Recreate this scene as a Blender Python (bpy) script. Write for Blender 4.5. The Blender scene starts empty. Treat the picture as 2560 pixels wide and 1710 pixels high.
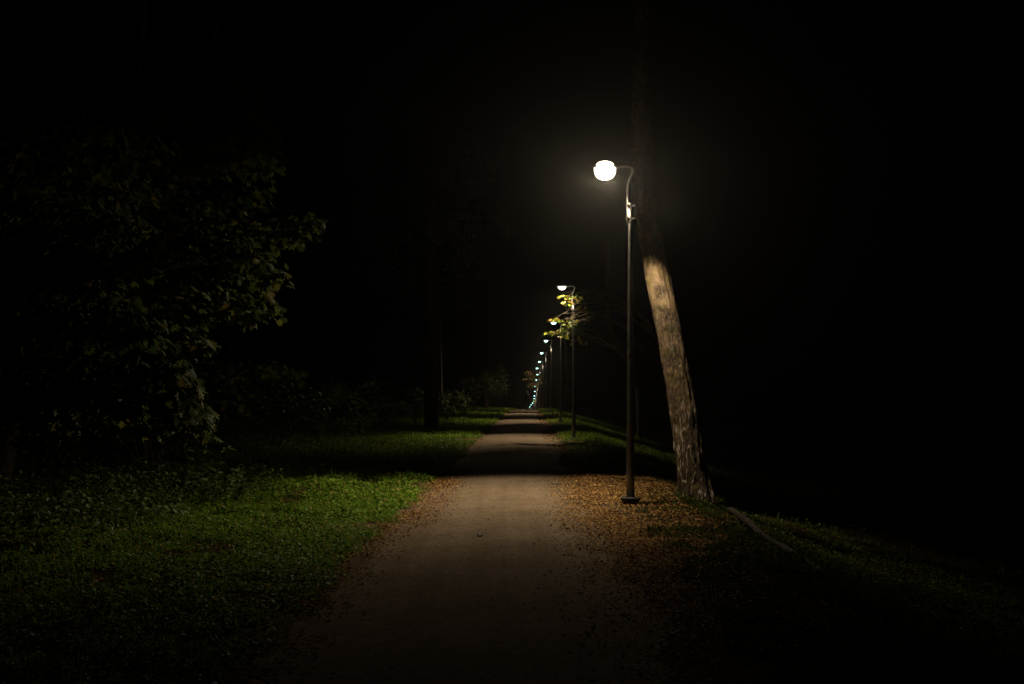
import bpy, math, random
import numpy as np
from mathutils import Vector, Matrix
R = math.radians
rng = np.random.default_rng(7)
random.seed(7)
SC = bpy.context.scene
COL = SC.collection
PX = 3500.0          # focal length in photo pixels (2560 wide)
EYE = 1.7

# ------------------------------------------------------------------ camera
cam = bpy.data.cameras.new('camera'); camo = bpy.data.objects.new('camera', cam); COL.objects.link(camo)
cam.sensor_width = 36; cam.lens = 36 * PX / 2560
cam.shift_y = (970 - 855) / 2560.0
cam.clip_start = .1; cam.clip_end = 3000
camo.location = (0, 0, EYE); camo.rotation_euler = (R(90), 0, 0)
SC.camera = camo
# ------------------------------------------------------------------ world: clear night, no sun above the horizon
W = bpy.data.worlds.new('World'); SC.world = W; W.use_nodes = True
wn = W.node_tree.nodes; wl = W.node_tree.links
sky = wn.new('ShaderNodeTexSky'); sky.sky_type = 'NISHITA'; sky.sun_disc = False
sky.sun_elevation = R(-7); sky.sun_rotation = R(200)
wl.new(sky.outputs[0], wn['Background'].inputs[0]); wn['Background'].inputs[1].default_value = 0.0006
SC.view_settings.view_transform = 'Standard'; SC.view_settings.look = 'None'
SC.view_settings.exposure = 0; SC.view_settings.gamma = 1
SC.render.engine = 'CYCLES'
SC.cycles.use_denoising = True
SC.cycles.max_bounces = 5; SC.cycles.diffuse_bounces = 2; SC.cycles.transparent_max_bounces = 8
SC.cycles.volume_bounces = 0
SC.cycles.sample_clamp_indirect = 3
LAMP_W = 1900.0      # street lamp power at full beam
GLARE = 0.55
GLOW_W = 2.0         # light leaking sideways from the glass bowl
HAZE = 0.00014

# ------------------------------------------------------------------ helpers
def tag(o, label=None, cat=None, group=None, kind=None):
    if label: o['label'] = label
    if cat: o['category'] = cat
    if group: o['group'] = group
    if kind: o['kind'] = kind
    return o
def empty(name, loc):
    o = bpy.data.objects.new(name, None); COL.objects.link(o); o.location = loc; return o
def mesh_obj(name, V, F, mat, parent=None, smooth=False, off=None):
    """V (n,3); F list of index tuples or an int array (m,k)"""
    V = np.asarray(V, dtype=np.float32)
    if off is not None: V = V - np.asarray(off, dtype=np.float32)
    me = bpy.data.meshes.new(name)
    if isinstance(F, np.ndarray):
        m, k = F.shape
        me.vertices.add(len(V)); me.vertices.foreach_set('co', V.ravel())
        me.loops.add(m * k); me.loops.foreach_set('vertex_index', F.astype(np.int32).ravel())
        me.polygons.add(m); me.polygons.foreach_set('loop_start', np.arange(m, dtype=np.int32) * k)
        me.update(calc_edges=True)
    else:
        me.from_pydata(V.tolist(), [], F); me.update()
    if smooth: me.polygons.foreach_set('use_smooth', np.ones(len(me.polygons), dtype=bool))
    me.materials.append(mat)
    o = bpy.data.objects.new(name, me); COL.objects.link(o)
    if parent: o.parent = parent
    return o
def copy_tree(o, parent=None):
    c = o.copy(); COL.objects.link(c)
    if parent is not None: c.parent = parent
    for ch in list(o.children): copy_tree(ch, c)
    return c

def _h(ix, iy, iz, seed):
    n = (ix * 374761393 + iy * 668265263 + iz * 2147483647 + seed * 1274126177) & 0xFFFFFFFF
    n = ((n ^ (n >> 13)) * 1274126177) & 0xFFFFFFFF
    return ((n ^ (n >> 16)) & 0xFFFF) / 32767.5 - 1
def vnoise(x, y, z=0., seed=0):
    x, y, z = np.broadcast_arrays(np.asarray(x, float), np.asarray(y, float), np.asarray(z, float))
    fx, fy, fz = np.floor(x), np.floor(y), np.floor(z)
    ix, iy, iz = fx.astype(np.int64), fy.astype(np.int64), fz.astype(np.int64)
    tx, ty, tz = x - fx, y - fy, z - fz
    tx, ty, tz = [t * t * (3 - 2 * t) for t in (tx, ty, tz)]
    r = 0
    for a in (0, 1):
        for b in (0, 1):
            for c in (0, 1):
                w = (tx if a else 1 - tx) * (ty if b else 1 - ty) * (tz if c else 1 - tz)
                r = r + w * _h(ix + a, iy + b, iz + c, seed)
    return r
def fbm(x, y, z=0., seed=0, o=4):
    r = 0; a = 1.
    for k in range(o):
        r = r + a * vnoise(np.asarray(x) * 2 ** k, np.asarray(y) * 2 ** k, np.asarray(z) * 2 ** k, seed + k); a *= .5
    return r

def tube(pts, rad, n=10, cap=True):
    pts = np.asarray(pts, float); rad = np.broadcast_to(np.asarray(rad, float), (len(pts),))
    T = np.gradient(pts, axis=0); T /= np.linalg.norm(T, axis=1)[:, None] + 1e-9
    ref = np.array([0, 1., 0]) if abs(T[0][1]) < .8 else np.array([1., 0, 0])
    V = []
    for p, t, r in zip(pts, T, rad):
        a = np.cross(ref, t); a /= np.linalg.norm(a) + 1e-9; b = np.cross(t, a)
        ref = np.cross(t, a) if False else ref
        th = np.arange(n) / n * 2 * np.pi
        V.append(p + r * (np.cos(th)[:, None] * a + np.sin(th)[:, None] * b))
    V = np.concatenate(V); F = []
    for i in range(len(pts) - 1):
        for j in range(n):
            k = (j + 1) % n
            F.append((i * n + j, i * n + k, (i + 1) * n + k, (i + 1) * n + j))
    if cap:
        F.append(tuple(range(n - 1, -1, -1))); F.append(tuple(range((len(pts) - 1) * n, len(pts) * n)))
    return V, F
def join(parts):
    V = []; F = []; o = 0
    for v, f in parts:
        V.append(np.asarray(v)); F += [tuple(int(i) + o for i in q) for q in f]; o += len(v)
    return np.concatenate(V), F
def box(x0, x1, y0, y1, z0, z1):
    V = np.array([(x, y, z) for x in (x0, x1) for y in (y0, y1) for z in (z0, z1)], float)
    return V, [(0, 1, 3, 2), (4, 6, 7, 5), (0, 4, 5, 1), (2, 3, 7, 6), (0, 2, 6, 4), (1, 5, 7, 3)]
def lathe(prof, n=24, c=(0, 0, 0), sx=1, sy=1):
    th = np.arange(n) / n * 2 * np.pi; V = []; F = []
    for r, z in prof:
        V.append(np.stack([c[0] + sx * r * np.cos(th), c[1] + sy * r * np.sin(th), np.full(n, c[2] + z)], 1))
    V = np.concatenate(V)
    for i in range(len(prof) - 1):
        for j in range(n):
            k = (j + 1) % n; F.append((i * n + j, i * n + k, (i + 1) * n + k, (i + 1) * n + j))
    F.append(tuple(range(n - 1, -1, -1))); F.append(tuple(range((len(prof) - 1) * n, len(prof) * n)))
    return V, F

# ------------------------------------------------------------------ materials
def mat(name):
    m = bpy.data.materials.new(name); m.use_nodes = True
    return m, m.node_tree.nodes, m.node_tree.links, m.node_tree.nodes['Principled BSDF']
def ramp(nodes, stops, interp='LINEAR'):
    r = nodes.new('ShaderNodeValToRGB'); cr = r.color_ramp; cr.interpolation = interp
    while len(cr.elements) < len(stops): cr.elements.new(.5)
    for e, (p, c) in zip(cr.elements, stops): e.position = p; e.color = (*c, 1) if len(c) == 3 else c
    return r
def noise(nodes, links, scale, detail=5, rough=.6, vec=None):
    n = nodes.new('ShaderNodeTexNoise'); n.inputs['Scale'].default_value = scale
    n.inputs['Detail'].default_value = detail; n.inputs['Roughness'].default_value = rough
    if vec is not None: links.new(vec, n.inputs['Vector'])
    return n
def mixc(nodes, links, fac, a, b, mode='MIX'):
    m = nodes.new('ShaderNodeMix'); m.data_type = 'RGBA'; m.blend_type = mode
    for s, v in ((m.inputs[0], fac), (m.inputs[6], a), (m.inputs[7], b)):
        if hasattr(v, 'links'): links.new(v, s)
        else: s.default_value = v if isinstance(v, float) else (*v, 1)
    return m.outputs[2]
def leaf_mat(name, stops, trans=.3, rough=.6, spec=.2):
    m, n, l, b = mat(name)
    g = n.new('ShaderNodeNewGeometry'); r = ramp(n, stops)
    l.new(g.outputs['Random Per Island'], r.inputs[0])
    l.new(r.outputs[0], b.inputs['Base Color']); b.inputs['Roughness'].default_value = rough
    b.inputs['Specular IOR Level'].default_value = spec
    if trans:
        t = n.new('ShaderNodeBsdfTranslucent'); l.new(r.outputs[0], t.inputs[0])
        mx = n.new('ShaderNodeMixShader'); mx.inputs[0].default_value = trans
        l.new(b.outputs[0], mx.inputs[1]); l.new(t.outputs[0], mx.inputs[2])
        l.new(mx.outputs[0], n['Material Output'].inputs[0])
    return m
M = {}
M['maple'] = leaf_mat('maple_leaf', [(0, (.035, .06, .012)), (.45, (.06, .085, .018)), (.8, (.10, .11, .02)), (.93, (.15, .14, .03)), (1, (.19, .13, .03))], .35, .7, .08)
M['maple_yellow'] = leaf_mat('turning_maple_leaf', [(0, (.07, .13, .015)), (.4, (.16, .2, .02)), (.75, (.32, .24, .03)), (1, (.30, .16, .05))], .4)
M['maple_rust'] = leaf_mat('tan_leaf', [(0, (.15, .13, .04)), (.5, (.26, .19, .07)), (1, (.34, .24, .11))], .3)
M['shrub'] = leaf_mat('shrub_leaf', [(0, (.04, .06, .012)), (.6, (.075, .10, .02)), (1, (.13, .13, .03))])
M['weed'] = leaf_mat('weed_leaf', [(0, (.05, .085, .02)), (.6, (.085, .13, .03)), (1, (.16, .17, .06))], .25)
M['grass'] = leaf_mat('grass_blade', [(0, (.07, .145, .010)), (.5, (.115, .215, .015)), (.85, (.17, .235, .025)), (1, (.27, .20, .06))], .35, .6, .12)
M['grass_dark'] = leaf_mat('dark_grass_blade', [(0, (.03, .05, .010)), (.5, (.05, .075, .014)), (.85, (.08, .09, .022)), (1, (.12, .10, .03))], .2, .9, .02)  # same grass in darker, less green colours
M['litter'] = leaf_mat('fallen_leaf', [(0, (.07, .038, .016)), (.3, (.19, .098, .032)), (.7, (.30, .165, .055)), (.94, (.36, .22, .085)), (1, (.42, .29, .15))], .05, .9, .02)

def m_path():
    m, n, l, b = mat('trodden_gravel')
    tc = n.new('ShaderNodeTexCoord'); v0 = tc.outputs['Object']
    rot = n.new('ShaderNodeMapping'); rot.inputs['Rotation'].default_value = (R(33), R(21), R(37)); l.new(v0, rot.inputs[0]); v = rot.outputs[0]
    mp0 = n.new('ShaderNodeMapping'); mp0.inputs['Scale'].default_value = (1, .6, 1); l.new(v, mp0.inputs[0])
    n1 = noise(n, l, 1.1, 4, .6, mp0.outputs[0]); mp2 = n.new('ShaderNodeMapping'); mp2.inputs['Scale'].default_value = (1, .7, 1); l.new(v, mp2.inputs[0])
    n2 = noise(n, l, 30, 6, .8, mp2.outputs[0]); n3 = noise(n, l, 8, 6, .72, v)
    r1 = ramp(n, [(.3, (.145, .107, .068)), (.55, (.180, .133, .090)), (.75, (.202, .152, .108))]); l.new(n1.outputs[0], r1.inputs[0])
    r2 = ramp(n, [(.33, (.16, .14, .12)), (.45, (.92, .92, .92)), (.60, (1.04, 1.04, 1.04)), (.70, (2.0, 1.95, 1.9))]); l.new(n2.outputs[0], r2.inputs[0])
    c = mixc(n, l, 1.0, r1.outputs[0], r2.outputs[0], 'MULTIPLY')
    r3 = ramp(n, [(.3, (.62, .58, .52)), (.5, (1, 1, 1)), (.7, (1.1, 1.08, 1.05))]); l.new(n3.outputs[0], r3.inputs[0])
    c = mixc(n, l, .8, c, r3.outputs[0], 'MULTIPLY')
    # worn wheel tracks running along the path
    mp = n.new('ShaderNodeMapping'); mp.inputs['Scale'].default_value = (3.7, .10, 1); mp.inputs['Rotation'].default_value = (0, 0, R(.7)); l.new(v0, mp.inputs[0])
    n4 = noise(n, l, 1, 3, .6, mp.outputs[0]); r4 = ramp(n, [(.38, (.72, .68, .62)), (.6, (1, 1, 1))]); l.new(n4.outputs[0], r4.inputs[0])
    c = mixc(n, l, .55, c, r4.outputs[0], 'MULTIPLY')
    l.new(c, b.inputs['Base Color']); b.inputs['Roughness'].default_value = 1; b.inputs['Specular IOR Level'].default_value = 0.02
    bp = n.new('ShaderNodeBump'); bp.inputs['Strength'].default_value = .55; bp.inputs['Distance'].default_value = .010
    ad = n.new('ShaderNodeMath'); ad.operation = 'ADD'; l.new(n2.outputs[0], ad.inputs[0]); l.new(n3.outputs[0], ad.inputs[1])
    l.new(ad.outputs[0], bp.inputs['Height']); l.new(bp.outputs[0], b.inputs['Normal'])
    return m
def m_soil():
    m, n, l, b = mat('leafy_soil')
    tc = n.new('ShaderNodeTexCoord'); v = tc.outputs['Object']
    n1 = noise(n, l, .8, 5, .7, v); n2 = noise(n, l, 26, 6, .75, v)
    r1 = ramp(n, [(.35, (.022, .025, .009)), (.5, (.042, .032, .014)), (.7, (.07, .045, .021))]); l.new(n1.outputs[0], r1.inputs[0])
    # trodden brown dirt along both margins of the path
    sp = n.new('ShaderNodeSeparateXYZ'); l.new(v, sp.inputs[0])
    def mt(op, a, b_):
        k = n.new('ShaderNodeMath'); k.operation = op
        for q, w in enumerate((a, b_)):
            if hasattr(w, 'links'): l.new(w, k.inputs[q])
            else: k.inputs[q].default_value = w
        return k.outputs[0]
    u = mt('ABSOLUTE', mt('SUBTRACT', sp.outputs[0], mt('SUBTRACT', mt('MULTIPLY', sp.outputs[1], .0122), .42)), 0.)
    u = mt('ADD', u, mt('MULTIPLY', mt('SUBTRACT', noise(n, l, 4, 6, .75, v).outputs[0], .5), 1.6))
    k = n.new('ShaderNodeMapRange'); k.interpolation_type = 'SMOOTHSTEP'; l.new(u, k.inputs[0])
    for q, w in enumerate((2.1, 1.35, 0, 1)): k.inputs[q + 1].default_value = w
    dirt = mixc(n, l, k.outputs[0], r1.outputs[0], (.160, .117, .078))
    r2 = ramp(n, [(.3, (.35, .35, .35)), (.6, (1, 1, 1)), (.75, (1.5, 1.4, 1.2))]); l.new(n2.outputs[0], r2.inputs[0])
    c = mixc(n, l, 1.0, dirt, r2.outputs[0], 'MULTIPLY')
    l.new(c, b.inputs['Base Color']); b.inputs['Roughness'].default_value = 1; b.inputs['Specular IOR Level'].default_value = 0
    bp = n.new('ShaderNodeBump'); bp.inputs['Strength'].default_value = .9; bp.inputs['Distance'].default_value = .04
    l.new(n2.outputs[0], bp.inputs['Height']); l.new(bp.outputs[0], b.inputs['Normal'])
    return m
def m_bark(name, dark=(.020, .014, .009), mid=(.095, .063, .038), pale=(.21, .145, .09), special=False):
    sc_ = 30 if special else 30
    m, n, l, b = mat(name)
    tc = n.new('ShaderNodeTexCoord'); v = tc.outputs['Object']
    mp = n.new('ShaderNodeMapping'); mp.inputs['Scale'].default_value = (1, 1, .45 if special else .28); l.new(v, mp.inputs[0])
    n1 = noise(n, l, sc_, 7, .78, mp.outputs[0]); n2 = noise(n, l, 3.2, 4, .6, v)
    r1 = ramp(n, [(.36, dark), (.50, mid), (.68, pale)]); l.new(n1.outputs[0], r1.inputs[0])
    c = r1.outputs[0]
    r2 = ramp(n, [(.35, (.6, .6, .6)), (.65, (1.25, 1.2, 1.1))]); l.new(n2.outputs[0], r2.inputs[0])
    c = mixc(n, l, 1.0, c, r2.outputs[0], 'MULTIPLY')
    n9 = noise(n, l, 13, 5, .75, v); r9 = ramp(n, [(.36, (.32, .30, .27)), (.5, (.9, .9, .9)), (.66, (1.35, 1.3, 1.2))]); l.new(n9.outputs[0], r9.inputs[0])
    if special: c = mixc(n, l, 1.0, c, r9.outputs[0], 'MULTIPLY')
    h = n1.outputs[0]
    if special:
        sp = n.new('ShaderNodeSeparateXYZ'); l.new(v, sp.inputs[0])
        def mr(sock, a, b_, c_, d):
            k = n.new('ShaderNodeMapRange'); l.new(sock, k.inputs[0])
            for i, q in enumerate((a, b_, c_, d)): k.inputs[i + 1].default_value = q
            return k.outputs[0]
        def mul(a, b_):
            k = n.new('ShaderNodeMath'); k.operation = 'MULTIPLY'; l.new(a, k.inputs[0]); l.new(b_, k.inputs[1]); return k.outputs[0]
        # peeled papery patch about three metres up, rings run across it
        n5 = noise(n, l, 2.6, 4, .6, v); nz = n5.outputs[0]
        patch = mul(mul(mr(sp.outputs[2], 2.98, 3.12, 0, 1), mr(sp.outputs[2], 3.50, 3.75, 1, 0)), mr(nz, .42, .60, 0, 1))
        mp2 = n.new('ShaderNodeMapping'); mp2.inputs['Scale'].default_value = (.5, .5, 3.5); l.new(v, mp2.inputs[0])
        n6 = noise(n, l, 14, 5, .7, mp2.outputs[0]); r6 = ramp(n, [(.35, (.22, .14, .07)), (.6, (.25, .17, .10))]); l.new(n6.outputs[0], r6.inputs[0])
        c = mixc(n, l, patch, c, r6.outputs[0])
        # green algae
        n7 = noise(n, l, 5, 5, .7, v); moss = mr(n7.outputs[0], .46, .60, 0, .8)
        c = mixc(n, l, moss, c, mixc(n, l, 1.0, c, (.75, .85, .35), 'MULTIPLY'))
        # pale torn fissures near the foot
        mp3 = n.new('ShaderNodeMapping'); mp3.inputs['Scale'].default_value = (1, 1, .22); l.new(v, mp3.inputs[0])
        n8 = noise(n, l, 7, 3, .5, mp3.outputs[0])
        ab = n.new('ShaderNodeMath'); ab.operation = 'SUBTRACT'; l.new(n8.outputs[0], ab.inputs[0]); ab.inputs[1].default_value = .5
        ab2 = n.new('ShaderNodeMath'); ab2.operation = 'ABSOLUTE'; l.new(ab.outputs[0], ab2.inputs[0])
        crack = mr(ab2.outputs[0], .008, .022, 1, 0)
        crack = mul(mul(crack, mr(sp.outputs[2], .5, 1.7, 1, .15)), mr(n7.outputs[0], .42, .5, 0, 1))
        c = mixc(n, l, crack, c, (.55, .46, .36))
    l.new(c, b.inputs['Base Color']); b.inputs['Roughness'].default_value = .85; b.inputs['Specular IOR Level'].default_value = .25
    bp = n.new('ShaderNodeBump'); bp.inputs['Strength'].default_value = 1; bp.inputs['Distance'].default_value = .03 if special else .02
    l.new(h, bp.inputs['Height']); l.new(bp.outputs[0], b.inputs['Normal'])
    return m
M['path'] = m_path(); M['soil'] = m_soil()
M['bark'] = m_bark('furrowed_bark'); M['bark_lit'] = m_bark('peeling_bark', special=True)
M['log'] = m_bark('rotten_log_bark', (.012, .009, .006), (.04, .027, .016), (.08, .053, .03))
def m_metal(name, col, rough=.45, metal=.6):
    m, n, l, b = mat(name); tc = n.new('ShaderNodeTexCoord')
    ns = noise(n, l, 14, 5, .7, tc.outputs['Object'])
    r = ramp(n, [(.3, tuple(c * .7 for c in col)), (.7, col)]); l.new(ns.outputs[0], r.inputs[0]); l.new(r.outputs[0], b.inputs['Base Color'])
    r2 = ramp(n, [(.3, (rough - .1,) * 3), (.7, (rough + .15,) * 3)]); l.new(ns.outputs[0], r2.inputs[0]); l.new(r2.outputs[0], b.inputs['Roughness'])
    b.inputs['Metallic'].default_value = metal
    return m
M['pole'] = m_metal('weathered_grey_steel', (.19, .178, .16), .34, .85)
M['arm'] = m_metal('galvanised_pipe', (.62, .58, .52), .38, .5)
M['dark'] = m_metal('dark_painted_iron', (.03, .028, .025), .6, .2)
M['cloth'] = m_metal('dark_cloth', (.02, .02, .024), .9, 0)
M['skin'] = m_metal('skin', (.35, .22, .16), .6, 0)
M['stake'] = m_metal('grey_wood', (.24, .2, .15), .8, 0)
def m_emit(name, col, s):
    m, n, l, b = mat(name)
    b.inputs['Base Color'].default_value = (.8, .8, .8, 1); b.inputs['Roughness'].default_value = .2
    b.inputs['Emission Color'].default_value = (*col, 1); b.inputs['Emission Strength'].default_value = s
    return m
M['glow_warm'] = m_emit('lit_glass_warm', (1, .88, .68), 3)
M['glow_warm_far'] = m_emit('lit_glass_soft_warm', (1, .86, .66), 9)
M['glow_cool'] = m_emit('lit_glass_cool', (.42, 1, .86), 7)
M['glow_yellow'] = m_emit('lit_glass_yellow_green', (.55, .85, .12), 2.2)

# ------------------------------------------------------------------ terrain
DY = np.array([-60, 70, 94, 118, 143, 167, 192, 217, 241, 265, 290, 314, 339, 363, 388, 412, 460.])
DD = np.array([0, 0, .07, .27, .56, .87, 1.39, 1.98, 2.95, 3.85, 4.85, 5.6, 6.4, 7.1, 7.9, 8.8, 10.])
def center(Y): return -.42 + .0122 * np.asarray(Y, float)
def sm(a, b, x):
    t = np.clip((np.asarray(x, float) - a) / (b - a), 0, 1); return t * t * (3 - 2 * t)
def gz(X, Y):
    X = np.asarray(X, float); Y = np.asarray(Y, float)
    u = X - center(Y)
    z = -np.interp(Y, DY, DD)
    off = sm(1.1, 1.7, np.abs(u))
    z = z + .03 * (1 - np.clip(u / 1.2, -1, 1) ** 2) * (np.abs(u) < 1.2)
    z = z + off * (.05 * vnoise(X * .6, Y * .35, 0, 3) + .022 * vnoise(X * 2.1, Y * 2.1, 0, 5))
    z = z + .035 * np.clip(-u - 1.6, 0, 30)                       # left verge rises gently
    s = np.clip(u - 2.65 - .15 * vnoise(Y * .2, 0, 0, 11), 0, 60)
    z = z - 1.5 * (1 - np.exp(-(s / 3.6) ** 1.3)) + .10 * sm(0, 2, s) * fbm(X * .7, Y * .7, 0, 13)                 # right bank falls away
    return z
def grid(xs, ys, zf):
    X, Y = np.meshgrid(xs, ys); Z = zf(X, Y)
    V = np.stack([X, Y, Z], -1).reshape(-1, 3); nx, ny = len(xs), len(ys)
    i = (np.arange(ny - 1)[:, None] * nx + np.arange(nx - 1)[None]).ravel()
    return V, np.stack([i, i + 1, i + nx + 1, i + nx], 1)
xs = np.unique(np.concatenate([np.linspace(-400, -60, 8), np.linspace(-60, -10, 40), np.arange(-10, 12, .12), np.linspace(12, 60, 40), np.linspace(60, 400, 8)]))
ys = np.unique(np.concatenate([np.linspace(-60, 5, 20), np.arange(5, 32, .14), np.arange(32, 80, .4), np.linspace(80, 460, 160), np.linspace(470, 900, 6)]))
V, F = grid(xs, ys, lambda X, Y: gz(X, Y) - .05 * (1 - sm(.85, 1.05, np.abs(X - center(Y)))))   # dug out under the path sheet
tag(mesh_obj('ground', V, F, M['soil'], smooth=True), kind='structure')
# path sheet with ragged edges
ys = np.concatenate([np.arange(-6, 34, .12), np.arange(34, 90, .4), np.linspace(90, 450, 150)])
us = np.linspace(-1, 1, 21)
C = center(ys); eL = 1.22 + .08 * fbm(ys * .8, 0, 0, 21) + .05 * fbm(ys * 5, 7, 0, 22, 3); eR = 1.22 + .12 * sm(26, 16, ys) + .10 * fbm(ys * .8, 5, 0, 25) + .05 * fbm(ys * 5, 2, 0, 26, 3)
U = np.where(us[None] < 0, us[None] * eL[:, None], us[None] * eR[:, None])
X = C[:, None] + U; Y = np.repeat(ys[:, None], 21, 1)
Z = gz(X, Y) + .012 * (1 - np.abs(us[None]) ** 6) + .003
nx = 21; i = (np.arange(len(ys) - 1)[:, None] * nx + np.arange(nx - 1)[None]).ravel()
tag(mesh_obj('path', np.stack([X, Y, Z], -1).reshape(-1, 3), np.stack([i, i + 1, i + nx + 1, i + nx], 1), M['path'], smooth=True), kind='structure')

# ------------------------------------------------------------------ leaf clouds
def T_oval(w=.45, curl=.18):
    V = [(0, 0, 0), (-w * .8, .3, curl), (-w * .7, .72, curl * .6), (0, 1, -.1), (w * .7, .72, curl * .6), (w * .8, .3, curl), (0, .5, 0)]
    return np.array(V), [(0, 6, 2, 1), (6, 3, 2, 2), (0, 5, 4, 6), (6, 4, 3, 3)]
def T_maple(droop=.18):
    pol = [(0, 0), (.16, .02), (.46, -.10), (.36, .16), (.62, .30), (.40, .42), (.36, .50), (.62, .80), (.26, .74), (.12, .86), (0, 1.12)]
    pts = pol + [(-x, y) for x, y in reversed(pol[1:-1])]
    V = [(x, y, -droop * (x * x * 1.6 + max(0, y - .4) ** 2)) for x, y in pts]
    V.append((0, .38, .05)); c = len(V) - 1; n = len(pts)
    return np.array(V), [(i, (i + 1) % n, c) for i in range(n)]
def T_blade():
    V = [(-.045, 0, 0), (.045, 0, 0), (.035, .45, .03), (-.035, .45, .03), (0, 1, -.12)]
    return np.array(V), [(0, 1, 2), (0, 2, 3), (3, 2, 4)]
def tri_only(T):
    V, F = T; o = []
    for f in F:
        f = [a for i, a in enumerate(f) if a != f[i - 1]]
        for i in range(1, len(f) - 1): o.append((f[0], f[i], f[i + 1]))
    return np.asarray(V, float), np.array(o)
def cloud(T, P, D, N, S):
    """template leaves: y axis along D, z axis near N, uniform size S"""
    TV, TF = tri_only(T)
    D = D / (np.linalg.norm(D, axis=1)[:, None] + 1e-9)
    X = np.cross(D, N); X /= np.linalg.norm(X, axis=1)[:, None] + 1e-9
    Zz = np.cross(X, D)
    V = P[:, None] + S[:, None, None] * (TV[None, :, 0:1] * X[:, None] + TV[None, :, 1:2] * D[:, None] + TV[None, :, 2:3] * Zz[:, None])
    F = TF[None] + (np.arange(len(P)) * len(TV))[:, None, None]
    return V.reshape(-1, 3), F.reshape(-1, 3)
def rnd(n, a=-1., b=1.): return rng.uniform(a, b, n)

# grass and low ground cover
def scatter(n, u0, u1, y0, y1, pw=1.0):
    u = rnd(n, u0, u1); y = y0 + (y1 - y0) * rng.random(n) ** pw
    return u, y
def cover(n, u0, u1, y0, y1, size, blade=.5, pw=1., dens=0., edge=None, sd=31):
    u, y = scatter(n, u0, u1, y0, y1, pw)
    x = center(y) + u
    k = fbm(x * .9, y * .5, 0, sd) * .7 + fbm(x * 3.4, y * 2.6, 0, sd + 3, 3) * .75 + rnd(n) * .2 > dens
    if edge is not None:
        k &= (np.abs(u) - edge + .10 * fbm(y * 1.3, u * 0, 0, 77)) > rnd(n, 0, .45) ** 2
    u, x, y = u[k], x[k], y[k]; n = len(u)
    z = gz(x, y)
    hgt = np.clip(.75 + .45 * fbm(x * 1.6, y * 1.3, 0, 41) + .3 * vnoise(x * 6, y * 6, 0, 44), .25, 2)
    out = []
    nb = int(n * blade); s = slice(0, nb)
    D = np.stack([rnd(nb) * .55, rnd(nb) * .55, np.full(nb, 1.)], 1)
    out.append(cloud(T_blade(), np.stack([x[s], y[s], z[s]], 1), D, np.stack([rnd(nb), rnd(nb), rnd(nb)], 1), size * 1.7 * hgt[s] * rnd(nb, .6, 1.4)))
    s = slice(nb, n); m = n - nb
    D = np.stack([rnd(m), rnd(m), rnd(m, -.1, .5)], 1)
    P = np.stack([x[s], y[s], z[s] + size * hgt[s] * rnd(m, .25, 1.2)], 1)
    N = np.stack([rnd(m) * .45, rnd(m) * .45, np.ones(m)], 1)
    out.append(cloud(T_oval(.5), P, D, N, size * rnd(m, .35, .85)))
    return out
def merge(cl):
    V = []; F = []; o = 0
    for v, f in cl: V.append(v); F.append(f + o); o += len(v)
    return np.concatenate(V), np.concatenate(F)
g = []
g += cover(90000, -7.5, -1.15, 7, 20, .062, .25, dens=-.15, edge=1.3)
g += cover(30000, -7.5, -1.15, 7, 20, .045, .5, dens=-.6, edge=1.2)
g += cover(60000, -7.5, -1.15, 18, 31, .085, .25, dens=-.3, edge=1.3)
g += cover(30000, -7.5, -1.15, 18, 31, .045, .5, dens=-.7, edge=1.2)
g += cover(60000, -8, -1.1, 31, 75, .09, .5, dens=-.7, edge=1.2)
g += cover(45000, -8, -1.1, 75, 190, .14, .6, dens=-.7, edge=1.2)
g += cover(40000, 1.2, 6.5, 31, 75, .08, .5, dens=-.5, edge=1.35)
g += cover(30000, 1.2, 6.5, 75, 190, .12, .6, dens=-.6, edge=1.3)
V, F = merge(g)
tag(mesh_obj('grass', V, F, M['grass']), 'short green grass and ground cover growing on both verges of the path', 'grass', kind='stuff')

g = []
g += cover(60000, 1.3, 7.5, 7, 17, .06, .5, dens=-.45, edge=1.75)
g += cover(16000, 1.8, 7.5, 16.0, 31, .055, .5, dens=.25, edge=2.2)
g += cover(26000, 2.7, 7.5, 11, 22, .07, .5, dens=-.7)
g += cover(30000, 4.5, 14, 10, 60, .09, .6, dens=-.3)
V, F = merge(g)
tag(mesh_obj('bank_grass', V, F, M['grass_dark']), 'darker grass growing on the bank right of the path', 'grass', kind='stuff')

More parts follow.
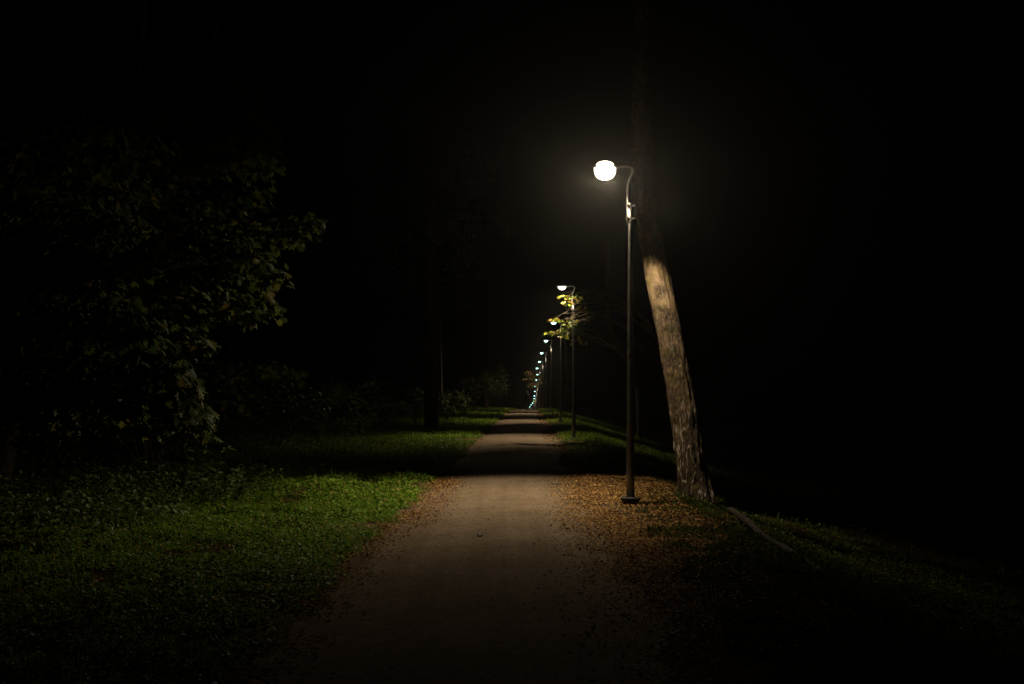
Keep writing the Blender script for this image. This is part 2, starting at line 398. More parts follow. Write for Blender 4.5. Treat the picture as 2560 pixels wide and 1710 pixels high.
# fallen leaves
def litter(n, mu, sg, y0, y1, size, lo=-9, hi=9, dens=-9, flat=.18):
    u = rng.normal(mu, sg, n); y = rnd(n, y0, y1); x = center(y) + u
    k = (u > lo) & (u < hi) & (fbm(x * 1.1, y * .6, 0, 61) + rnd(n) * .6 > dens)
    k &= (y - y0) > (y1 - y0) * .30 * rng.random(n) * (1 + 1.0 * fbm(x * .8, y * .4, 0, 68, 2)) if y0 > 8 else True
    u, x, y = u[k], x[k], y[k]; n = len(x)
    P = np.stack([x, y, gz(x, y) + rnd(n, .006, .03)], 1)
    D = np.stack([rnd(n), rnd(n), rnd(n) * .18], 1)
    N = np.stack([rnd(n) * flat, rnd(n) * flat, np.ones(n)], 1)
    return cloud(T_oval(.42, .12), P, D, N, size * rnd(n, .45, 1.6))
L = [litter(32000, 2.05, .62, 13.6, 28, .034, .75, 4.6, -.75),
     litter(9000, 1.4, .36, 11, 27, .030, .45, 3, -.5), litter(5000, 1.6, .5, 9, 18, .030, .45, 4, -.3),
     litter(7000, 1.5, .35, 6, 15, .028, .3, 3.0, -.3),
     litter(9000, -1.22, .20, 6, 30, .030, -2.4, -.6, -.3),
     litter(6000, -1.05, .22, 15, 29, .026, -2.2, -.4),
     litter(3500, 0, .75, 6, 30, .017, -1.2, 1.2),
     litter(3600, -3, 1.6, 7, 27, .045, -7, -1.2, .0),
     litter(1600, 2.9, 1.1, 6, 22, .034, 1.2, 6, .1),
     litter(9000, 1.5, .5, 28, 110, .06, .9, 5), litter(5000, -1.35, .25, 28, 110, .05, -3, -.9)]
V, F = merge(L)
tag(mesh_obj('fallen_leaves', V, F, M['litter']), 'brown and orange autumn leaves lying along both edges of the path', 'fallen leaves', kind='stuff')

# ------------------------------------------------------------------ street lamps
ARM = [(-.034, 4.13), (-.034, 4.30), (-.034, 4.46), (-.040, 4.55), (-.044, 4.62), (-.036, 4.70), (-.018, 4.77), (.012, 4.84), (.036, 4.90),
       (.040, 4.935), (.018, 4.965), (-.03, 4.985), (-.10, 4.99), (-.19, 4.985)]
def make_lamp():
    root = empty('street_lamp', (0, 0, 0))
    zs = np.linspace(.10, 4.45, 12)
    v, f = tube([(0, 0, z) for z in zs], np.interp(zs, [.1, 4.45], [.062, .030]), 20)
    mesh_obj('pole', v, f, M['pole'], root, True)
    v, f = lathe([(.075, -.12), (.112, 0), (.148, .092), (.150, .100), (.09, .104), (.07, .112)], 28)
    mesh_obj('base_collar', v, f, M['dark'], root)
    v, f = tube([(x, 0, z) for x, z in ARM], .017, 12)
    # smooth the bend
    mesh_obj('arm', v, f, M['arm'], root, True)
    for z in (4.22, 4.405):
        v, f = join([box(-.058, .042, -.036, .036, z - .009, z + .009)])
        c = mesh_obj('clamp', v, f, M['arm'], root)
        for sx in (-.052, .058):
            v, f = tube([(sx, -.06, z), (sx, .06, z)], .008, 8); b1 = tube([(sx, -.062, z), (sx, -.046, z)], .016, 6)
            v, f = join([(v, f), b1]); mesh_obj('bolt', v, f, M['arm'], c)
    # lamp head: flattened teardrop housing with a glass bowl under it
    prof = []
    def ell(cx, cz, ax, ay, az, n=20, m=10, lo=-1, hi=1):
        V = []; 
        for i in range(m + 1):
            t = lo + (hi - lo) * i / m; r = math.sqrt(max(0., 1 - t * t)) or 1e-3
            for j in range(n):
                a = 2 * math.pi * j / n; V.append((cx + ax * r * math.cos(a), ay * r * math.sin(a), cz + az * t))
        F = [(i * n + j, i * n + (j + 1) % n, (i + 1) * n + (j + 1) % n, (i + 1) * n + j) for i in range(m) for j in range(n)]
        F.append(tuple(range(n - 1, -1, -1))); F.append(tuple(range(m * n, (m + 1) * n)))
        return np.array(V), F
    v, f = join([ell(-.37, 4.965, .20, .11, .07, lo=0), tube([(-.17, 0, 4.985), (-.24, 0, 4.98)], [.026, .034], 12)])
    mesh_obj('housing', v, f, M['arm'], root, True)
    v, f = ell(-.375, 4.962, .125, .09, .10, 24, 12, -1, .0)
    mesh_obj('glass_bowl', v, f, M['glow_warm'], root, True)
    return root
def beam(power, glare_k):
    """photometric curve of the luminaire plus an added glare lobe, as a function of the direction of the light only"""
    ld = bpy.data.lights.new('lamp_light', 'SPOT'); ld.energy = power; ld.color = (1, .84, .60)
    ld.spot_size = R(180); ld.spot_blend = .05; ld.shadow_soft_size = .04
    ld.use_nodes = True; nt = ld.node_tree; n = nt.nodes; l = nt.links
    em = n['Emission']; tc = n.new('ShaderNodeTexCoord'); sp = n.new('ShaderNodeSeparateXYZ')
    l.new(tc.outputs['Normal'], sp.inputs[0])
    SG = 1.0
    def mt(op, a, b_=None):
        k = n.new('ShaderNodeMath'); k.operation = op
        for q, v in enumerate((a, b_)):
            if v is None: continue
            if hasattr(v, 'links'): l.new(v, k.inputs[q])
            else: k.inputs[q].default_value = v
        return k.outputs[0]
    y = mt('MULTIPLY', sp.outputs[1], SG); z = mt('MULTIPLY', sp.outputs[2], SG)
    y01 = mt('MULTIPLY', mt('ADD', y, 1.0), .5)
    r = ramp(n, [(.0, (.10,) * 3), (.035, (.15,) * 3), (.0625, (.25,) * 3), (.13, (.55,) * 3), (.30, (.62,) * 3), (.5, (.66,) * 3), (.765, (1.0,) * 3), (.88, (1.,) * 3)])
    l.new(y01, r.inputs[0])
    # the shield: beyond and beside the pole the light stops about 50 degrees off the vertical, towards the near side it is open
    def mr(sock, a, b_):
        k = n.new('ShaderNodeMapRange'); k.interpolation_type = 'SMOOTHSTEP'; l.new(sock, k.inputs[0]); k.inputs[1].default_value = a; k.inputs[2].default_value = b_
        return k.outputs[0]
    thr = mt('MULTIPLY', mr(y, -.50, .05), .575)
    cut = mr(mt('SUBTRACT', mt('MULTIPLY', z, -1.0), thr), .0, .11)
    lowz = n.new('ShaderNodeMapRange'); l.new(z, lowz.inputs[0]); lowz.inputs[1].default_value = -.02; lowz.inputs[2].default_value = -.40
    x01 = mt('MULTIPLY', mt('ADD', sp.outputs[0], 1.0), .5)       # more light to the path side, little behind the pole
    rx = ramp(n, [(.05, (.12,) * 3), (.12, (.38,) * 3), (.19, (.85,) * 3), (.35, (.85,) * 3), (.5, (.70,) * 3), (.56, (.42,) * 3), (.62, (.27,) * 3), (.73, (.33,) * 3), (.83, (.12,) * 3), (.92, (.05,) * 3)])
    l.new(x01, rx.inputs[0])
    sx = mt('MULTIPLY', rx.outputs[0], 1.37)
    # glare: flat lobe added along the path so the haze shows a halo
    glare = mt('MULTIPLY', mt('MULTIPLY', mt('MULTIPLY', mr(z, -.25, -.21), mr(z, -.05, -.10)), mr(y, -.955, -.98)), glare_k)
    leak = mt('MULTIPLY', mt('MULTIPLY', mr(sp.outputs[0], -.35, -.7), mr(z, .16, -.05)), .09)      # stray light sideways over the path
    glare = mt('ADD', glare, leak)
    l.new(mt('ADD', glare, mt('MULTIPLY', sx, mt('MULTIPLY', mt('MULTIPLY', r.outputs[0], cut), lowz.outputs[0]))), em.inputs['Strength'])
    return ld
BEAM = beam(LAMP_W, GLARE)
BEAM_FAR = beam(LAMP_W * .8, GLARE * .3)     # the lamps farther on are weaker
LY = [20.65 + 24.5 * i for i in range(17)]
lamp0 = make_lamp()
ordin = ['nearest', 'second', 'third', 'fourth', 'fifth', 'sixth', 'seventh', 'eighth', 'ninth', 'tenth', 'eleventh', 'twelfth', 'thirteenth', 'fourteenth', 'fifteenth', 'sixteenth', 'seventeenth']
lamps = [lamp0]
for i in range(1, 17): lamps.append(copy_tree(lamp0))
LX = [1.746, 1.99, 2.42, 2.62, 2.92, 3.16, 3.36] + [1.746 + .0122 * (y - 20.65) for y in LY[7:]]
LX[14:] = [5.75, 5.62, 5.60]
for i, o in enumerate(lamps):
    x, y = LX[i], LY[i]
    z = float(gz(x, y)) if i == 0 else -float(np.interp(y, DY, DD))
    o.location = (x, y, z)
    if i: o.rotation_euler = (R(rnd(1)[0] * .35), R(rnd(1)[0] * .45), R(rnd(1)[0] * 6))
    if i == 0: lab = 'nearest street lamp, tallest in the picture, glaring white beside the leaning tree'
    elif i == 1: lab = 'second street lamp from the camera, pale light above green leaves touching its pole'
    elif i == 2: lab = 'third street lamp from the camera, small light half behind yellow twigs'
    elif i == 13: lab = 'far street lamp whose tiny light shows yellow green, fourteenth in the row'
    else: lab = '%s street lamp of the row counted from the camera, tiny bluish light on thin pole' % ordin[i]
    tag(o, lab, 'street lamp', 'street lamps in a row along the right side of the path')
    gm = M['glow_warm'] if i == 0 else M['glow_warm_far'] if i == 1 else M['glow_yellow'] if i == 13 else M['glow_cool']
    for c in o.children:
        if c.name.split('.')[0] == 'glass_bowl':
            if i == 0:  # nearest bowl swollen into a round globe, its size stands for the bloom
                v_, f_ = lathe([(.012, -.150), (.05, -.144), (.10, -.120), (.135, -.075), (.150, -.02), (.150, .03), (.130, .08), (.095, .115), (.04, .135)], 32, (-.375, 0, 4.93), 1.08, .98)
                c.data = mesh_obj('glass_bowl', v_, f_, M['glow_warm'], None, True).data
                bpy.data.objects.remove([q for q in bpy.data.objects if q.data == c.data and q != c][0])
            elif i in (1, 2, 13):
                c.data = c.data.copy(); c.data.materials[0] = gm
            elif i > 2: c.data = cool_bowl
            if i == 2: cool_bowl = c.data
    # the light itself: one luminaire with a shaped beam (its photometric curve is in beam())
    lo = bpy.data.objects.new('lamp_light', BEAM if i == 0 else BEAM_FAR); COL.objects.link(lo); lo.parent = o
    lo.location = (-.375, 0, 4.745 if i == 0 else 4.84)
    if True:
        pd = bpy.data.lights.new('bowl_glow', 'POINT'); pd.energy = GLOW_W; pd.color = (1, .84, .62); pd.shadow_soft_size = .08
        po = bpy.data.objects.new('bowl_glow', pd); COL.objects.link(po); po.parent = o; po.location = (-.375, 0, 4.82)

# ------------------------------------------------------------------ the leaning tree by the nearest lamp
def curve(pts, n):
    pts = np.asarray(pts, float); t = np.linspace(0, 1, len(pts)); s = np.linspace(0, 1, n)
    out = []
    for k in range(3):
        d = np.gradient(pts[:, k], t); o = np.zeros(n)
        for i in range(len(pts) - 1):
            q = (s >= t[i]) & (s <= t[i + 1] + 1e-9); h = t[i + 1] - t[i]; w = (s[q] - t[i]) / h
            o[q] = (2*w**3-3*w**2+1)*pts[i, k] + (w**3-2*w**2+w)*h*d[i] + (-2*w**3+3*w**2)*pts[i+1, k] + (w**3-w**2)*h*d[i+1]
        out.append(o)
    return np.stack(out, 1)
TY = 21.95
def up(sx, sy, Y): return ((sx - 1280) * Y / PX, Y, EYE + (970 - sy) * Y / PX)
cpts = [up(1743, 1330, TY), up(1733, 1240, TY), up(1716, 1110, TY), up(1692, 957, TY), up(1664, 804, TY), up(1642, 702, TY), up(1625, 620, TY),
        up(1608, 500, TY), up(1598, 350, TY), up(1600, 180, TY), up(1606, 0, TY), (2.2, 21.7, 10.5), (2.45, 21.9, 13.5)]
base = np.array([2.80, TY, float(gz(2.80, TY))])
cp = curve(cpts, 460); cp[:, 0] += .035; zz = cp[:, 2]
rad = np.interp(zz, [-.6, -.15, .05, .5, 1.8, 3.4, 4.4, 7, 10, 13.5], [.26, .255, .240, .218, .197, .182, .172, .14, .10, .05])
v, f = tube(cp, rad, 84)
th = np.tile(np.arange(84) / 84 * 2 * np.pi, 460); zr = np.repeat(zz, 84); cc = np.repeat(cp, 84, 0)
dirn = v[:cc.shape[0]] - cc; rr = np.linalg.norm(dirn, axis=1)[:, None] + 1e-9; dirn = dirn / rr
ax, ay = np.cos(th), np.sin(th)
ridge = np.abs(fbm(ax * 4.2, ay * 4.2, zr * 1.5, 90, 3)); rough = fbm(ax * 9, ay * 9, zr * 9, 95, 3); lump = vnoise(ax * 1.3, ay * 1.3, zr * .9, 99)
amp = np.interp(zr, [0, 1.2, 3, 5], [1.5, 1.2, .6, .5])
root_fl = np.clip(.30 - zr, 0, 1) * .05
v = v + dirn * (amp * (.030 * ridge + .008 * rough) + .012 * lump + root_fl)[:, None]
tr = empty('leaning_tree', base)
tag(tr, 'tall leaning tree with rough peeling bark standing lit behind the nearest street lamp', 'tree')
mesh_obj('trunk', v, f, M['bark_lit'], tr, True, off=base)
def limb_pts(a, b, sag=.12, n=9, wob=.06):
    a = np.asarray(a, float); b = np.asarray(b, float); t = np.linspace(0, 1, n)[:, None]
    L_ = np.linalg.norm(b - a); p = a + (b - a) * t
    p[:, 2] += (sag * L_ * np.sin(t * np.pi))[:, 0]
    w = rng.normal(0, wob * L_ * .25, (n, 3)); w[0] = 0; w[-1] = 0
    return p + w
def spray(c, r, n, size, T=None, hang=.45, layer=3):
    """leaves in layered flat sprays filling an ellipsoid"""
    c = np.asarray(c, float); r = np.asarray(r, float)
    d = rng.normal(0, 1, (n, 3)); d /= np.linalg.norm(d, axis=1)[:, None]; q = rng.random(n) ** .45
    p = d * q[:, None]
    ly = np.round(p[:, 2] * layer) / layer
    p[:, 2] = ly + .10 * rng.normal(0, 1, n) - .22 * (p[:, 0] ** 2 + p[:, 1] ** 2)
    k = vnoise(p[:, 0] * 2.6 + c[0], p[:, 1] * 2.6 + c[1], p[:, 2] * 4 + c[2], 15) > -.02
    p = p[k]; d = d[k]; n = len(p)
    D = np.stack([d[:, 0] + rnd(n) * .8, d[:, 1] + rnd(n) * .8, -hang - rnd(n, 0, .8)], 1)
    N = np.stack([rnd(n) * .6 + d[:, 0] * .4, rnd(n) * .6 + d[:, 1] * .4, rnd(n, .4, 1)], 1)
    return cloud(T or T_maple(), c + p * r, D, N, size * rnd(n, .55, 1.2))
def build_tree(name, base, trunk, rads, clusters, leaf, label, group=None, size=.12, dens=1., forks=.55, T=None, loc=None, bark='bark', cat='tree'):
    base = np.asarray(base, float)
    t = empty(name, base.tolist()); tag(t, label, cat, group)
    tp = curve(trunk, 40); rd = np.interp(np.linspace(0, 1, 40), np.linspace(0, 1, len(rads)), rads)
    v, f = tube(tp, rd, 14)
    mesh_obj('trunk', v, f, M[bark], t, True, off=base)
    for k, (c, r, n) in enumerate(clusters):
        c = np.asarray(c, float); r = np.asarray(r, float)
        want = c[2] - .25 * np.linalg.norm(c[:2] - tp[0, :2])
        j = int(np.argmin(np.abs(tp[:, 2] - want))); j = max(8, j)
        lp = limb_pts(tp[j], c)
        L_ = np.linalg.norm(c - tp[j]); r0 = min(rd[j] * .55, .012 + .016 * L_)
        parts = [tube(lp, np.linspace(r0, .008, len(lp)), 6)]
        for q in range(max(5, int(n / 110))):
            d = rng.normal(0, 1, 3); d /= np.linalg.norm(d); e = c + d * r * .9
            s = lp[rng.integers(len(lp) // 2, len(lp))]
            tw = limb_pts(s, e, .08, 6)
            parts.append(tube(tw, np.linspace(.008, .0025, 6), 4))
        br = mesh_obj('branch', *join(parts), M[bark], t, True, off=base)
        mesh_obj('foliage', *spray(c, r, int(n * dens), size, T), M[leaf], br, off=base)
    return t
# crown of the leaning tree, high above the lamp
cr = []
for k in range(9):
    a = k * 2.4; h = 9.2 + .55 * k
    c = (2.3 + 2.1 * math.cos(a), 22.4 + 2.1 * math.sin(a), h)
    lp = limb_pts(cp[int(np.argmin(np.abs(zz - (h - 1.1))))], c)
    b = mesh_obj('branch', *tube(lp, np.linspace(.06, .012, 9), 7), M['bark'], tr, True, off=base)
    mesh_obj('foliage', *spray(c, (1.5, 1.5, .9), 420, .11), M['maple'], b, off=base)

# ------------------------------------------------------------------ left maples over the verge
def U(sx, sy, Y): return up(sx, sy, Y)
lefts = [
 ('maple_tree', (-7.8, 21), [(-7.8,21,-.2),(-7.3,20.8,1.6),(-5.8,20,4),(-5.1,19.3,7),(-4.8,18.6,9.5)], [.19,.15,.13,.09,.04],
  [(U(440,420,18), (1.3,1.0,.8), 1500), (U(590,330,18.2), (.65,.8,.45), 520), (U(640,395,17.6), (.35,.6,.25), 200), (U(330,220,18), (1.4,1,.8), 1100), (U(520,240,18.5), (.8,1,.4), 500),
   (U(560,620,16.5), (.75,.8,.45), 900), (U(620,760,16.5), (.45,.6,.25), 360), (U(720,580,16), (.42,.5,.16), 220), (U(772,550,16), (.20,.3,.09), 80), (U(660,690,15.6), (.3,.3,.18), 120),
   (U(430,740,16), (.75,.8,.4), 800), (U(480,855,15.5), (.30,.4,.10), 150), (U(420,830,15.5), (.5,.5,.25), 320), (U(380,960,15.2), (.55,.5,.22), 330), (U(470,1030,15.2), (.32,.4,.16), 170), (U(500,1085,15), (.16,.2,.08), 50)],
  'maple with the branch that reaches farthest over the verge, dark green leaves tinged yellow'),
 ('maple_tree', (-7.3, 17.0), [(-7.3,17.0,-.2),(-7.2,16.9,1.5),(-6.6,16.4,4),(-5.6,15.6,7.5)], [.16,.13,.10,.05],
  [(U(150,450,14.5), (1.0,1,.7), 1500), (U(120,700,14.2), (.8,.8,.5), 1100), (U(280,830,14.2), (.7,.7,.45), 1000), (U(400,940,14), (.40,.5,.30), 520), (U(450,1040,13.8), (.30,.4,.20), 300),
   (U(300,1040,14), (.5,.6,.22), 420), (U(200,960,13.6), (.5,.5,.2), 330), (U(350,900,13.8), (.45,.5,.16), 260), (U(90,930,14), (.6,.7,.35), 700), (U(240,610,14.5), (.7,.7,.4), 800), (U(60,240,15.5),(1.2,1,.9), 1000), (U(200,330,15.5),(1.1,1,.8), 1000), (U(40,560,14.5),(.8,.8,.8), 900), (U(100,1040,14.4),(.8,.6,.3), 500)],
  'maple nearest the left edge of the picture with drooping dark foliage'),
 ('maple_tree', (-8.2, 28.5), [(-8.2,28.5,-.2),(-8,28.4,2),(-6.9,27.8,5),(-5.6,27,9)], [.17,.14,.11,.05],
  [(U(620,950,26), (1.0,1,.30), 700), (U(560,980,26), (1.1,1,.35), 700), (U(690,935,25.5), (.55,.6,.2), 260), (U(420,700,27),(1.6,1.4,.9),900)],
  'maple farther back on the left with a low faint branch above the black gap'),
]
for nm, b, tp_, rd_, cl, lab in lefts:
    build_tree(nm, (b[0], b[1], float(gz(*b))), tp_, rd_, cl, 'maple', lab, 'maples on the left of the path', .105, dens=1.05)

# ------------------------------------------------------------------ trees on the right whose twigs hang by the far lamps
build_tree('maple_tree', (6.1, 51, float(gz(6.1, 51))), [(6.1,51,-2),(6.0,51,2),(5.2,50,5),(4.6,49,9)], [.17,.13,.10,.04],
  [(U(1413,741,44.7),(.22,.2,.06),40), (U(1420,757,44.7),(.20,.2,.05),30), (U(1434,806,44.5),(.30,.3,.18),64), (U(1395,800,44.2),(.40,.3,.07),50), (U(1447,748,44.6),(.25,.3,.2),24), (U(1450,765,48),(.4,.4,.3),40), (U(1475,785,49),(.5,.5,.3),40)],
  'maple_yellow', 'maple whose yellow green twigs cross the pole of the second street lamp', 'trees on the right bank', .10)
build_tree('maple_tree', (6.4, 70, float(gz(6.4, 70))), [(6.4,70,-2),(6.2,70,2),(4.8,69,5),(4.7,69,9)], [.17,.13,.10,.04],
  [(U(1388,831,69.0),(.50,.3,.10),90), (U(1415,824,69.0),(.45,.3,.14),90), (U(1412,838,69),(.3,.3,.10),26), (U(1440,850,68),(.6,.5,.4),46)],
  'maple_yellow', 'maple whose twigs hang in front of the third street lamp pole', 'trees on the right bank', .14)
build_tree('maple_tree', (7.0, 168, float(gz(7, 168))), [(7,168,-2.2),(6.9,168,1),(6.6,168,4),(6.4,168,8)], [.2,.16,.12,.05],
  [(U(1330,942,165),(1.1,.8,.45),170), (U(1350,950,165),(.9,.8,.6),170), (U(1335,962,165),(.9,.7,.35),110), (U(1322,930,166),(.5,.4,.2),30)],
  'maple_rust', 'far tree with a dull tan branch hanging beside the row of distant lamps', 'trees on the right bank', .2)

# ------------------------------------------------------------------ dark trees and shrubs farther down the left side
def forest(x, y, h, lab, r=.2, grp='dark trees lining the path', lean=0., seed=1):
    z = float(gz(x, y)); cl = []
    for k in range(7):
        a = k * 2.4 + seed; hh = h * (.52 + .075 * k); q = h * .14
        cl.append(((x + lean + q * math.cos(a), y + q * math.sin(a), z + hh), (h * .13, h * .13, h * .09), 330))
    return build_tree('broadleaf_tree', (x, y, z), [(x, y, z - .25), (x + lean * .3, y, z + h * .3), (x + lean, y, z + h * .6), (x + lean, y, z + h)], [r * 1.35, r, r * .75, r * .2], cl, 'maple', lab, grp, .2)
forest(-3.26, 56.7, 13, 'dark tree trunk standing on the left verge opposite the second street lamp', .235, seed=2)
t2 = forest(-4.6, 88, 13, 'dark broadleaf tree behind the thin stake on the left', .2, seed=5)

def shrub(x, y, w, h, n, lab, size=.13, grp='shrubs on the left side of the path'):
    z = float(gz(x, y)); t = empty('shrub', (x, y, z)); tag(t, lab, 'shrub', grp); st = []; lv = []
    for k in range(9):
        a = rng.uniform(0, 6.28); q = rng.uniform(.1, .9) * w * .5
        e = (x + q * math.cos(a), y + q * math.sin(a), z + h * rng.uniform(.45, .92))
        st.append(tube(limb_pts((x + .1 * math.cos(a), y + .1 * math.sin(a), z - .05), e, .05, 6), np.linspace(.018, .004, 6), 5))
        lv.append(spray(e, (w * .27, w * .27, h * .2), n // 9, size, T_oval(.5), .2))
    mesh_obj('stem', *join(st), M['bark'], t, True, off=(x, y, z)); mesh_obj('foliage', *merge(lv), M['shrub'], t, off=(x, y, z))
shr = [(-3.1, 68, 1.8, 1.7, 'low shrub just behind the thin stake'), (-2.9, 82, 1.6, 1.8, 'shrub past the stake where the verge narrows'),
       (-2.6, 98, 1.9, 2.6, 'shrub beside the far bend of lit grass'), (-2.1, 118, 2.0, 3.4, 'tall lit shrub left of the walking person'),
       (-1.7, 140, 2.4, 4.6, 'taller far shrub with yellowish leaves beside the end of the path'), (-1.2, 160, 2.4, 3.6, 'farthest shrub at the crest, left of the path'),
       (-4.2, 62, 1.8, 1.6, 'shrub between the black trunk and the stake'), (-4.4, 50, 1.6, 1.3, 'shrub left of the black trunk'),
       (-6.3, 24.5, 2.4, 2.2, 'dark shrub beneath the farther maple on the left'), (-6.9, 29, 2.6, 2.4, 'dark shrub at the back of the black gap on the left'),
       (-6.2, 36, 2.4, 1.7, 'shrub closing the left end of the second strip of lit grass'), (-5.9, 43, 2.2, 1.6, 'shrub level with the second street lamp, far left of the path'),
       (-5.6, 47.5, 2.0, 1.8, 'ragged shrub a little beyond the second street lamp on the left'), (-5.3, 55, 2.2, 2.0, 'shrub on the left side of the black trunk, tallest there')]
for x, y, w, h, lab in shr: shrub(x, y, w, h, 1500, lab)
shrub(4.6, 125, 1.8, 1.9, 900, 'shrub on the right bank by the fifth street lamp', grp='shrubs on the right bank')
shrub(4.3, 104, 1.5, 1.2, 700, 'low shrub on the right bank behind the fourth street lamp', grp='shrubs on the right bank')
x, y = -2.16, 62.6; z = float(gz(x, y))
v, f = tube([(x, y, z - .1), (x + .01, y, z + .7), (x + .035, y, z + 1.38)], [.022, .020, .016], 8)
tag(mesh_obj('stake', v, f, M['stake'], off=None), 'thin pale stake standing upright in the left verge grass', 'stake')

# ------------------------------------------------------------------ tall weeds at the left, under the maples
def weed(x, y, h, lab, lean=(0, 0), size=.085, n=30):
    z = float(gz(x, y)); t = empty('weed', (x, y, z)); tag(t, lab, 'plant', 'leafy weeds at the back of the left verge')
    st = []; P = []; D = []
    for s in range(3):
        e = np.array([x + lean[0] + rng.normal(0, .12), y + lean[1] + rng.normal(0, .12), z + h * rng.uniform(.7, 1.05)])
        p = limb_pts((x + rng.normal(0, .02), y, z - .02), e, .02, 8, .1); st.append(tube(p, np.linspace(.006, .002, 8), 5))
        for k in range(n // 3):
            q = p[rng.integers(2, 8)]; a = rng.uniform(0, 6.28); d = np.array([math.cos(a), math.sin(a), rng.uniform(-.4, .5)])
            P.append(q + d * .01); D.append(d)
    P = np.array(P); D = np.array(D); N = np.stack([rnd(len(P)) * .4, rnd(len(P)) * .4, np.ones(len(P))], 1)
    mesh_obj('stem', *join(st), M['weed'], t, True, off=(x, y, z))
    mesh_obj('foliage', *cloud(T_oval(.3), P, D, N, size * rnd(len(P), .6, 1.4)), M['weed'], t, off=(x, y, z))
wl_ = [(-3.72, 19.0, .62, 'weed with fanned leaves at the right end of the weeds, against the black gap'), (-3.95, 18.6, .42, 'low weed beside the fanned one'),
       (-4.15, 19.2, .75, 'tallest weed stem in front of the dark maple trunk'), (-4.4, 18.3, .45, 'weed leaning over the bright edge of the grass'),
       (-4.75, 18.8, .6, 'weed below the long overhanging maple branch'), (-5.0, 17.8, .5, 'weed half hidden under the maples'),
       (-5.2, 16.8, .45, 'weed beside a pale curled leaf'), (-5.0, 15.8, .4, 'weed at the foot of the nearest maple'), (-4.6, 17.2, .35, 'short weed in front of the maples'),
       (-4.35, 20.2, .55, 'weed farthest back on the verge')]
for x, y, h, lab in wl_: weed(x, y, h, lab, size=.1, n=42)
v_ = []
u, y = scatter(9000, -8.5, -3.4, 14, 22); u2, y2 = scatter(16000, -10, -4.2, 22, 60); u = np.concatenate([u, u2]); y = np.concatenate([y, y2]); x = center(y) + u
k = (fbm(x * 1.2, y * 1.2, 0, 51) > -.1) & (u < np.where(y < 22, -3.3 - .075 * (22 - y), -4.3 - .3 * vnoise(y * .5, 0, 0, 6))); x, y = x[k], y[k]; n = len(x)
v_.append(cloud(T_oval(.4), np.stack([x, y, gz(x, y) + rnd(n, .03, .38) * (1 + .9 * sm(22, 30, y))], 1), np.stack([rnd(n), rnd(n), rnd(n, -.3, .6)], 1), np.stack([rnd(n) * .6, rnd(n) * .6, np.ones(n)], 1), .075 * rnd(n, .5, 1.3)))
tag(mesh_obj('undergrowth', *merge(v_), M['weed']), 'tangled leafy undergrowth below the maples on the left', 'undergrowth', kind='stuff')
# dock-like tuft at the verge corner
x, y = -1.45, 25.0; z = float(gz(x, y)); n = 14
tt = cloud(T_oval(.14, .08), np.repeat([[x, y, z]], n, 0) + rng.normal(0, .02, (n, 3)) * [1, 1, 0], np.stack([rnd(n) * .6, rnd(n) * .6, np.ones(n)], 1), np.stack([rnd(n), rnd(n), rnd(n) * .2], 1), rnd(n, .09, .17))
tag(mesh_obj('weed_tuft', *tt, M['grass']), 'tuft of upright broad blades at the lit corner where grass meets path', 'plant')

# ------------------------------------------------------------------ fallen log on the bank and a twig
lp = curve([(3.02, 19.35, 0.0), (3.06, 18.2, 0), (3.02, 16.8, 0), (3.08, 15.4, 0), (3.1, 14.0, 0)], 60)
lz = np.array([float(gz(a, b)) for a, b in lp[:, :2]]); lp[:, 2] = np.interp(np.linspace(0, 1, 60), [0, .5, 1], [lz[0] + .12, lz[30] + .06, lz[-1] + .02])
v, f = tube(lp, np.interp(np.linspace(0, 1, 60), [0, .1, 1], [.043, .042, .032]), 20)
v = v + .006 * np.stack([fbm(v[:, 0] * 20, v[:, 1] * 5, v[:, 2] * 20, 5 + k) for k in range(3)], 1)
lg = mesh_obj('fallen_log', v, f, M['log'], smooth=True)
tag(lg, 'slender fallen log lying along the edge of the bank right of the leaning tree', 'log')
bx_, by_ = 3.0, 14.9; bz = float(gz(bx_, by_))
v, f = join([tube(limb_pts((bx_, by_, bz), (bx_ + .10, by_, bz + .28), 0, 7, .15), np.linspace(.007, .002, 7), 6),
             tube(limb_pts((bx_, by_, bz + .01), (bx_ + .3, by_ - .1, bz + .10), .1, 6, .15), np.linspace(.005, .002, 6), 5)])
tag(mesh_obj('twig', v, f, M['log'], smooth=True), 'thin bare twig sticking up beside the lower end of the log', 'twig')
# bits on the path
def stick(x, y, ln, lab, a, r=.006):
    z = float(gz(x, y)) + .022; dx, dy = math.cos(a) * ln / 2, math.sin(a) * ln / 2
    v, f = join([tube([(x - dx, y - dy, z + .03), (x - dx * .4, y - dy * .4, z), (x + dx * .4, y + dy * .4, z), (x + dx, y + dy, z + .02)], [r * .5, r, r, r * .4], 6),
                 tube([(x, y, z), (x + .05, y + .06, z + .02)], [r * .6, r * .3], 5)])
    tag(mesh_obj('twig', v, f, M['dark'], smooth=True), lab, 'twig')
stick((1391 - 1280) * 24.2 / PX, 24.2, .20, 'small dark twig on the path near the lit right edge', .1, .012)
stick((1200 - 1280) * 15.6 / PX, 15.6, .07, 'dark bit of debris lying in the middle of the path', .2, .012)

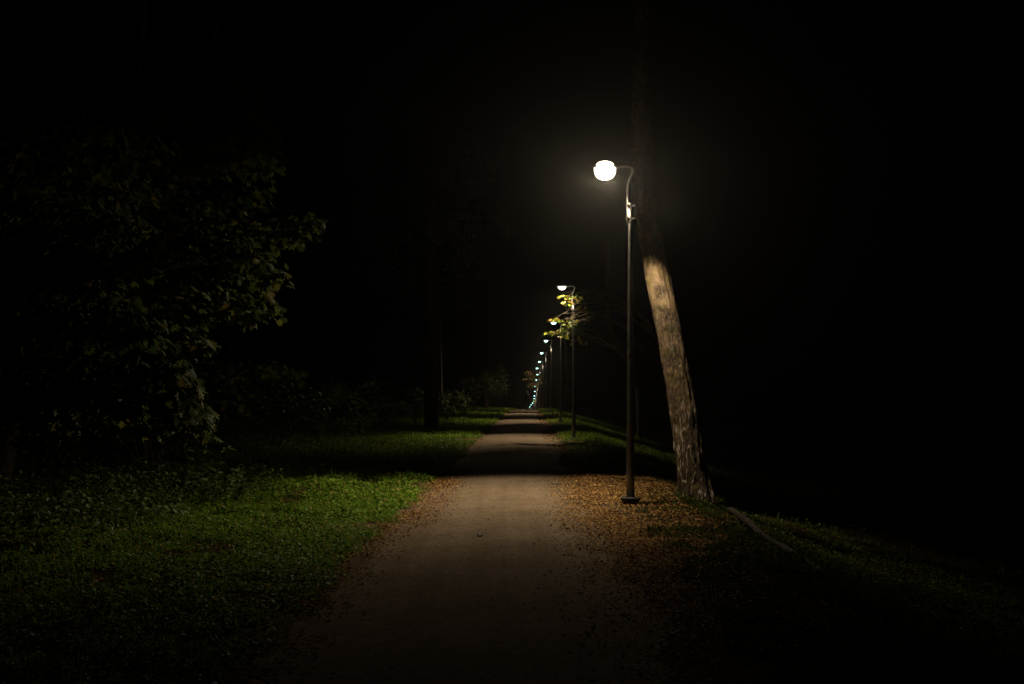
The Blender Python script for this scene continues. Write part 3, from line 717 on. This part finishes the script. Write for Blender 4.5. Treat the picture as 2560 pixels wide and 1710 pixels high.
# ------------------------------------------------------------------ person walking far down the path
def person(x, y, h):
    z = float(gz(x, y)) + .015; s = h / 1.75
    root = empty('person', (x, y, z)); tag(root, 'person in dark clothes walking away far down the path beside the lamps', 'person')
    J = {'pel': (0, 0, .95), 'bel': (0, .01, 1.1), 'che': (0, .01, 1.32), 'nk': (0, .02, 1.47), 'hd': (0, .03, 1.56), 'hd2': (0, .035, 1.67), 'top': (0, .03, 1.73),
         'hl': (-.09, 0, .90), 'kl': (-.10, .10, .50), 'al': (-.10, .02, .10), 'tl': (-.10, .16, .04), 'hr': (.09, 0, .90), 'kr': (.10, -.04, .50), 'ar': (.10, -.26, .14), 'tr': (.10, -.16, .03),
         'sl': (-.18, .01, 1.40), 'el': (-.23, -.05, 1.13), 'wl': (-.22, .05, .90), 'fl': (-.22, .08, .82), 'sr': (.18, .01, 1.40), 'er': (.23, .04, 1.13), 'wr': (.22, .16, .92), 'fr': (.22, .19, .84)}
    E = ['pel-bel', 'bel-che', 'che-nk', 'nk-hd', 'hd-hd2', 'hd2-top', 'pel-hl', 'hl-kl', 'kl-al', 'al-tl', 'pel-hr', 'hr-kr', 'kr-ar', 'ar-tr', 'che-sl', 'sl-el', 'el-wl', 'wl-fl', 'che-sr', 'sr-er', 'er-wr', 'wr-fr']
    rr_ = dict(pel=.14, bel=.13, che=.15, nk=.055, hd=.075, hd2=.09, top=.05, hl=.095, kl=.06, al=.045, tl=.04, hr=.095, kr=.06, ar=.045, tr=.04, sl=.07, el=.045, wl=.032, fl=.035, sr=.07, er=.045, wr=.032, fr=.035)
    ks = list(J); me = bpy.data.meshes.new('body')
    me.from_pydata([tuple(c * s for c in J[k]) for k in ks], [tuple(ks.index(q) for q in e.split('-')) for e in E], [])
    ob = bpy.data.objects.new('body', me); COL.objects.link(ob); ob.parent = root
    md = ob.modifiers.new('skin', 'SKIN'); ob.modifiers.new('sub', 'SUBSURF').levels = 2
    ob.modifiers['sub'].render_levels = 2
    for k, sv in zip(ks, me.skin_vertices[0].data): sv.radius = (rr_[k] * s * 1.05, rr_[k] * s * .85)
    me.skin_vertices[0].data[0].use_root = True
    me.materials.append(M['cloth'])
    v, f = lathe([(.02, .10), (.07, .075), (.098, .02), (.10, -.05), (.07, -.10)][::-1], 16, (0, .03 * s, 1.66 * s))
    mesh_obj('hair', v, f, M['dark'], root, True)
person((1317 - 1280) * 117 / PX, 117, 1.62)

# ------------------------------------------------------------------ haze box, added to give the lamps a halo
if HAZE:
    x0, x1, y0, y1, z0, z1 = -402, 402, -62, 902, -16, 22
    v, f = box(x0, x1, y0, y1, z0, z1)
    m = bpy.data.materials.new('halo_haze'); m.use_nodes = True; n = m.node_tree.nodes; n.remove(n['Principled BSDF'])
    pv = n.new('ShaderNodeVolumePrincipled'); pv.inputs['Density'].default_value = HAZE; pv.inputs['Color'].default_value = (1, .96, .88, 1)
    pv.inputs['Anisotropy'].default_value = .9
    m.node_tree.links.new(pv.outputs[0], n['Material Output'].inputs['Volume'])
    tag(mesh_obj('haze', v, f, m), 'thin haze added to give the lamps a halo', 'haze', kind='stuff')
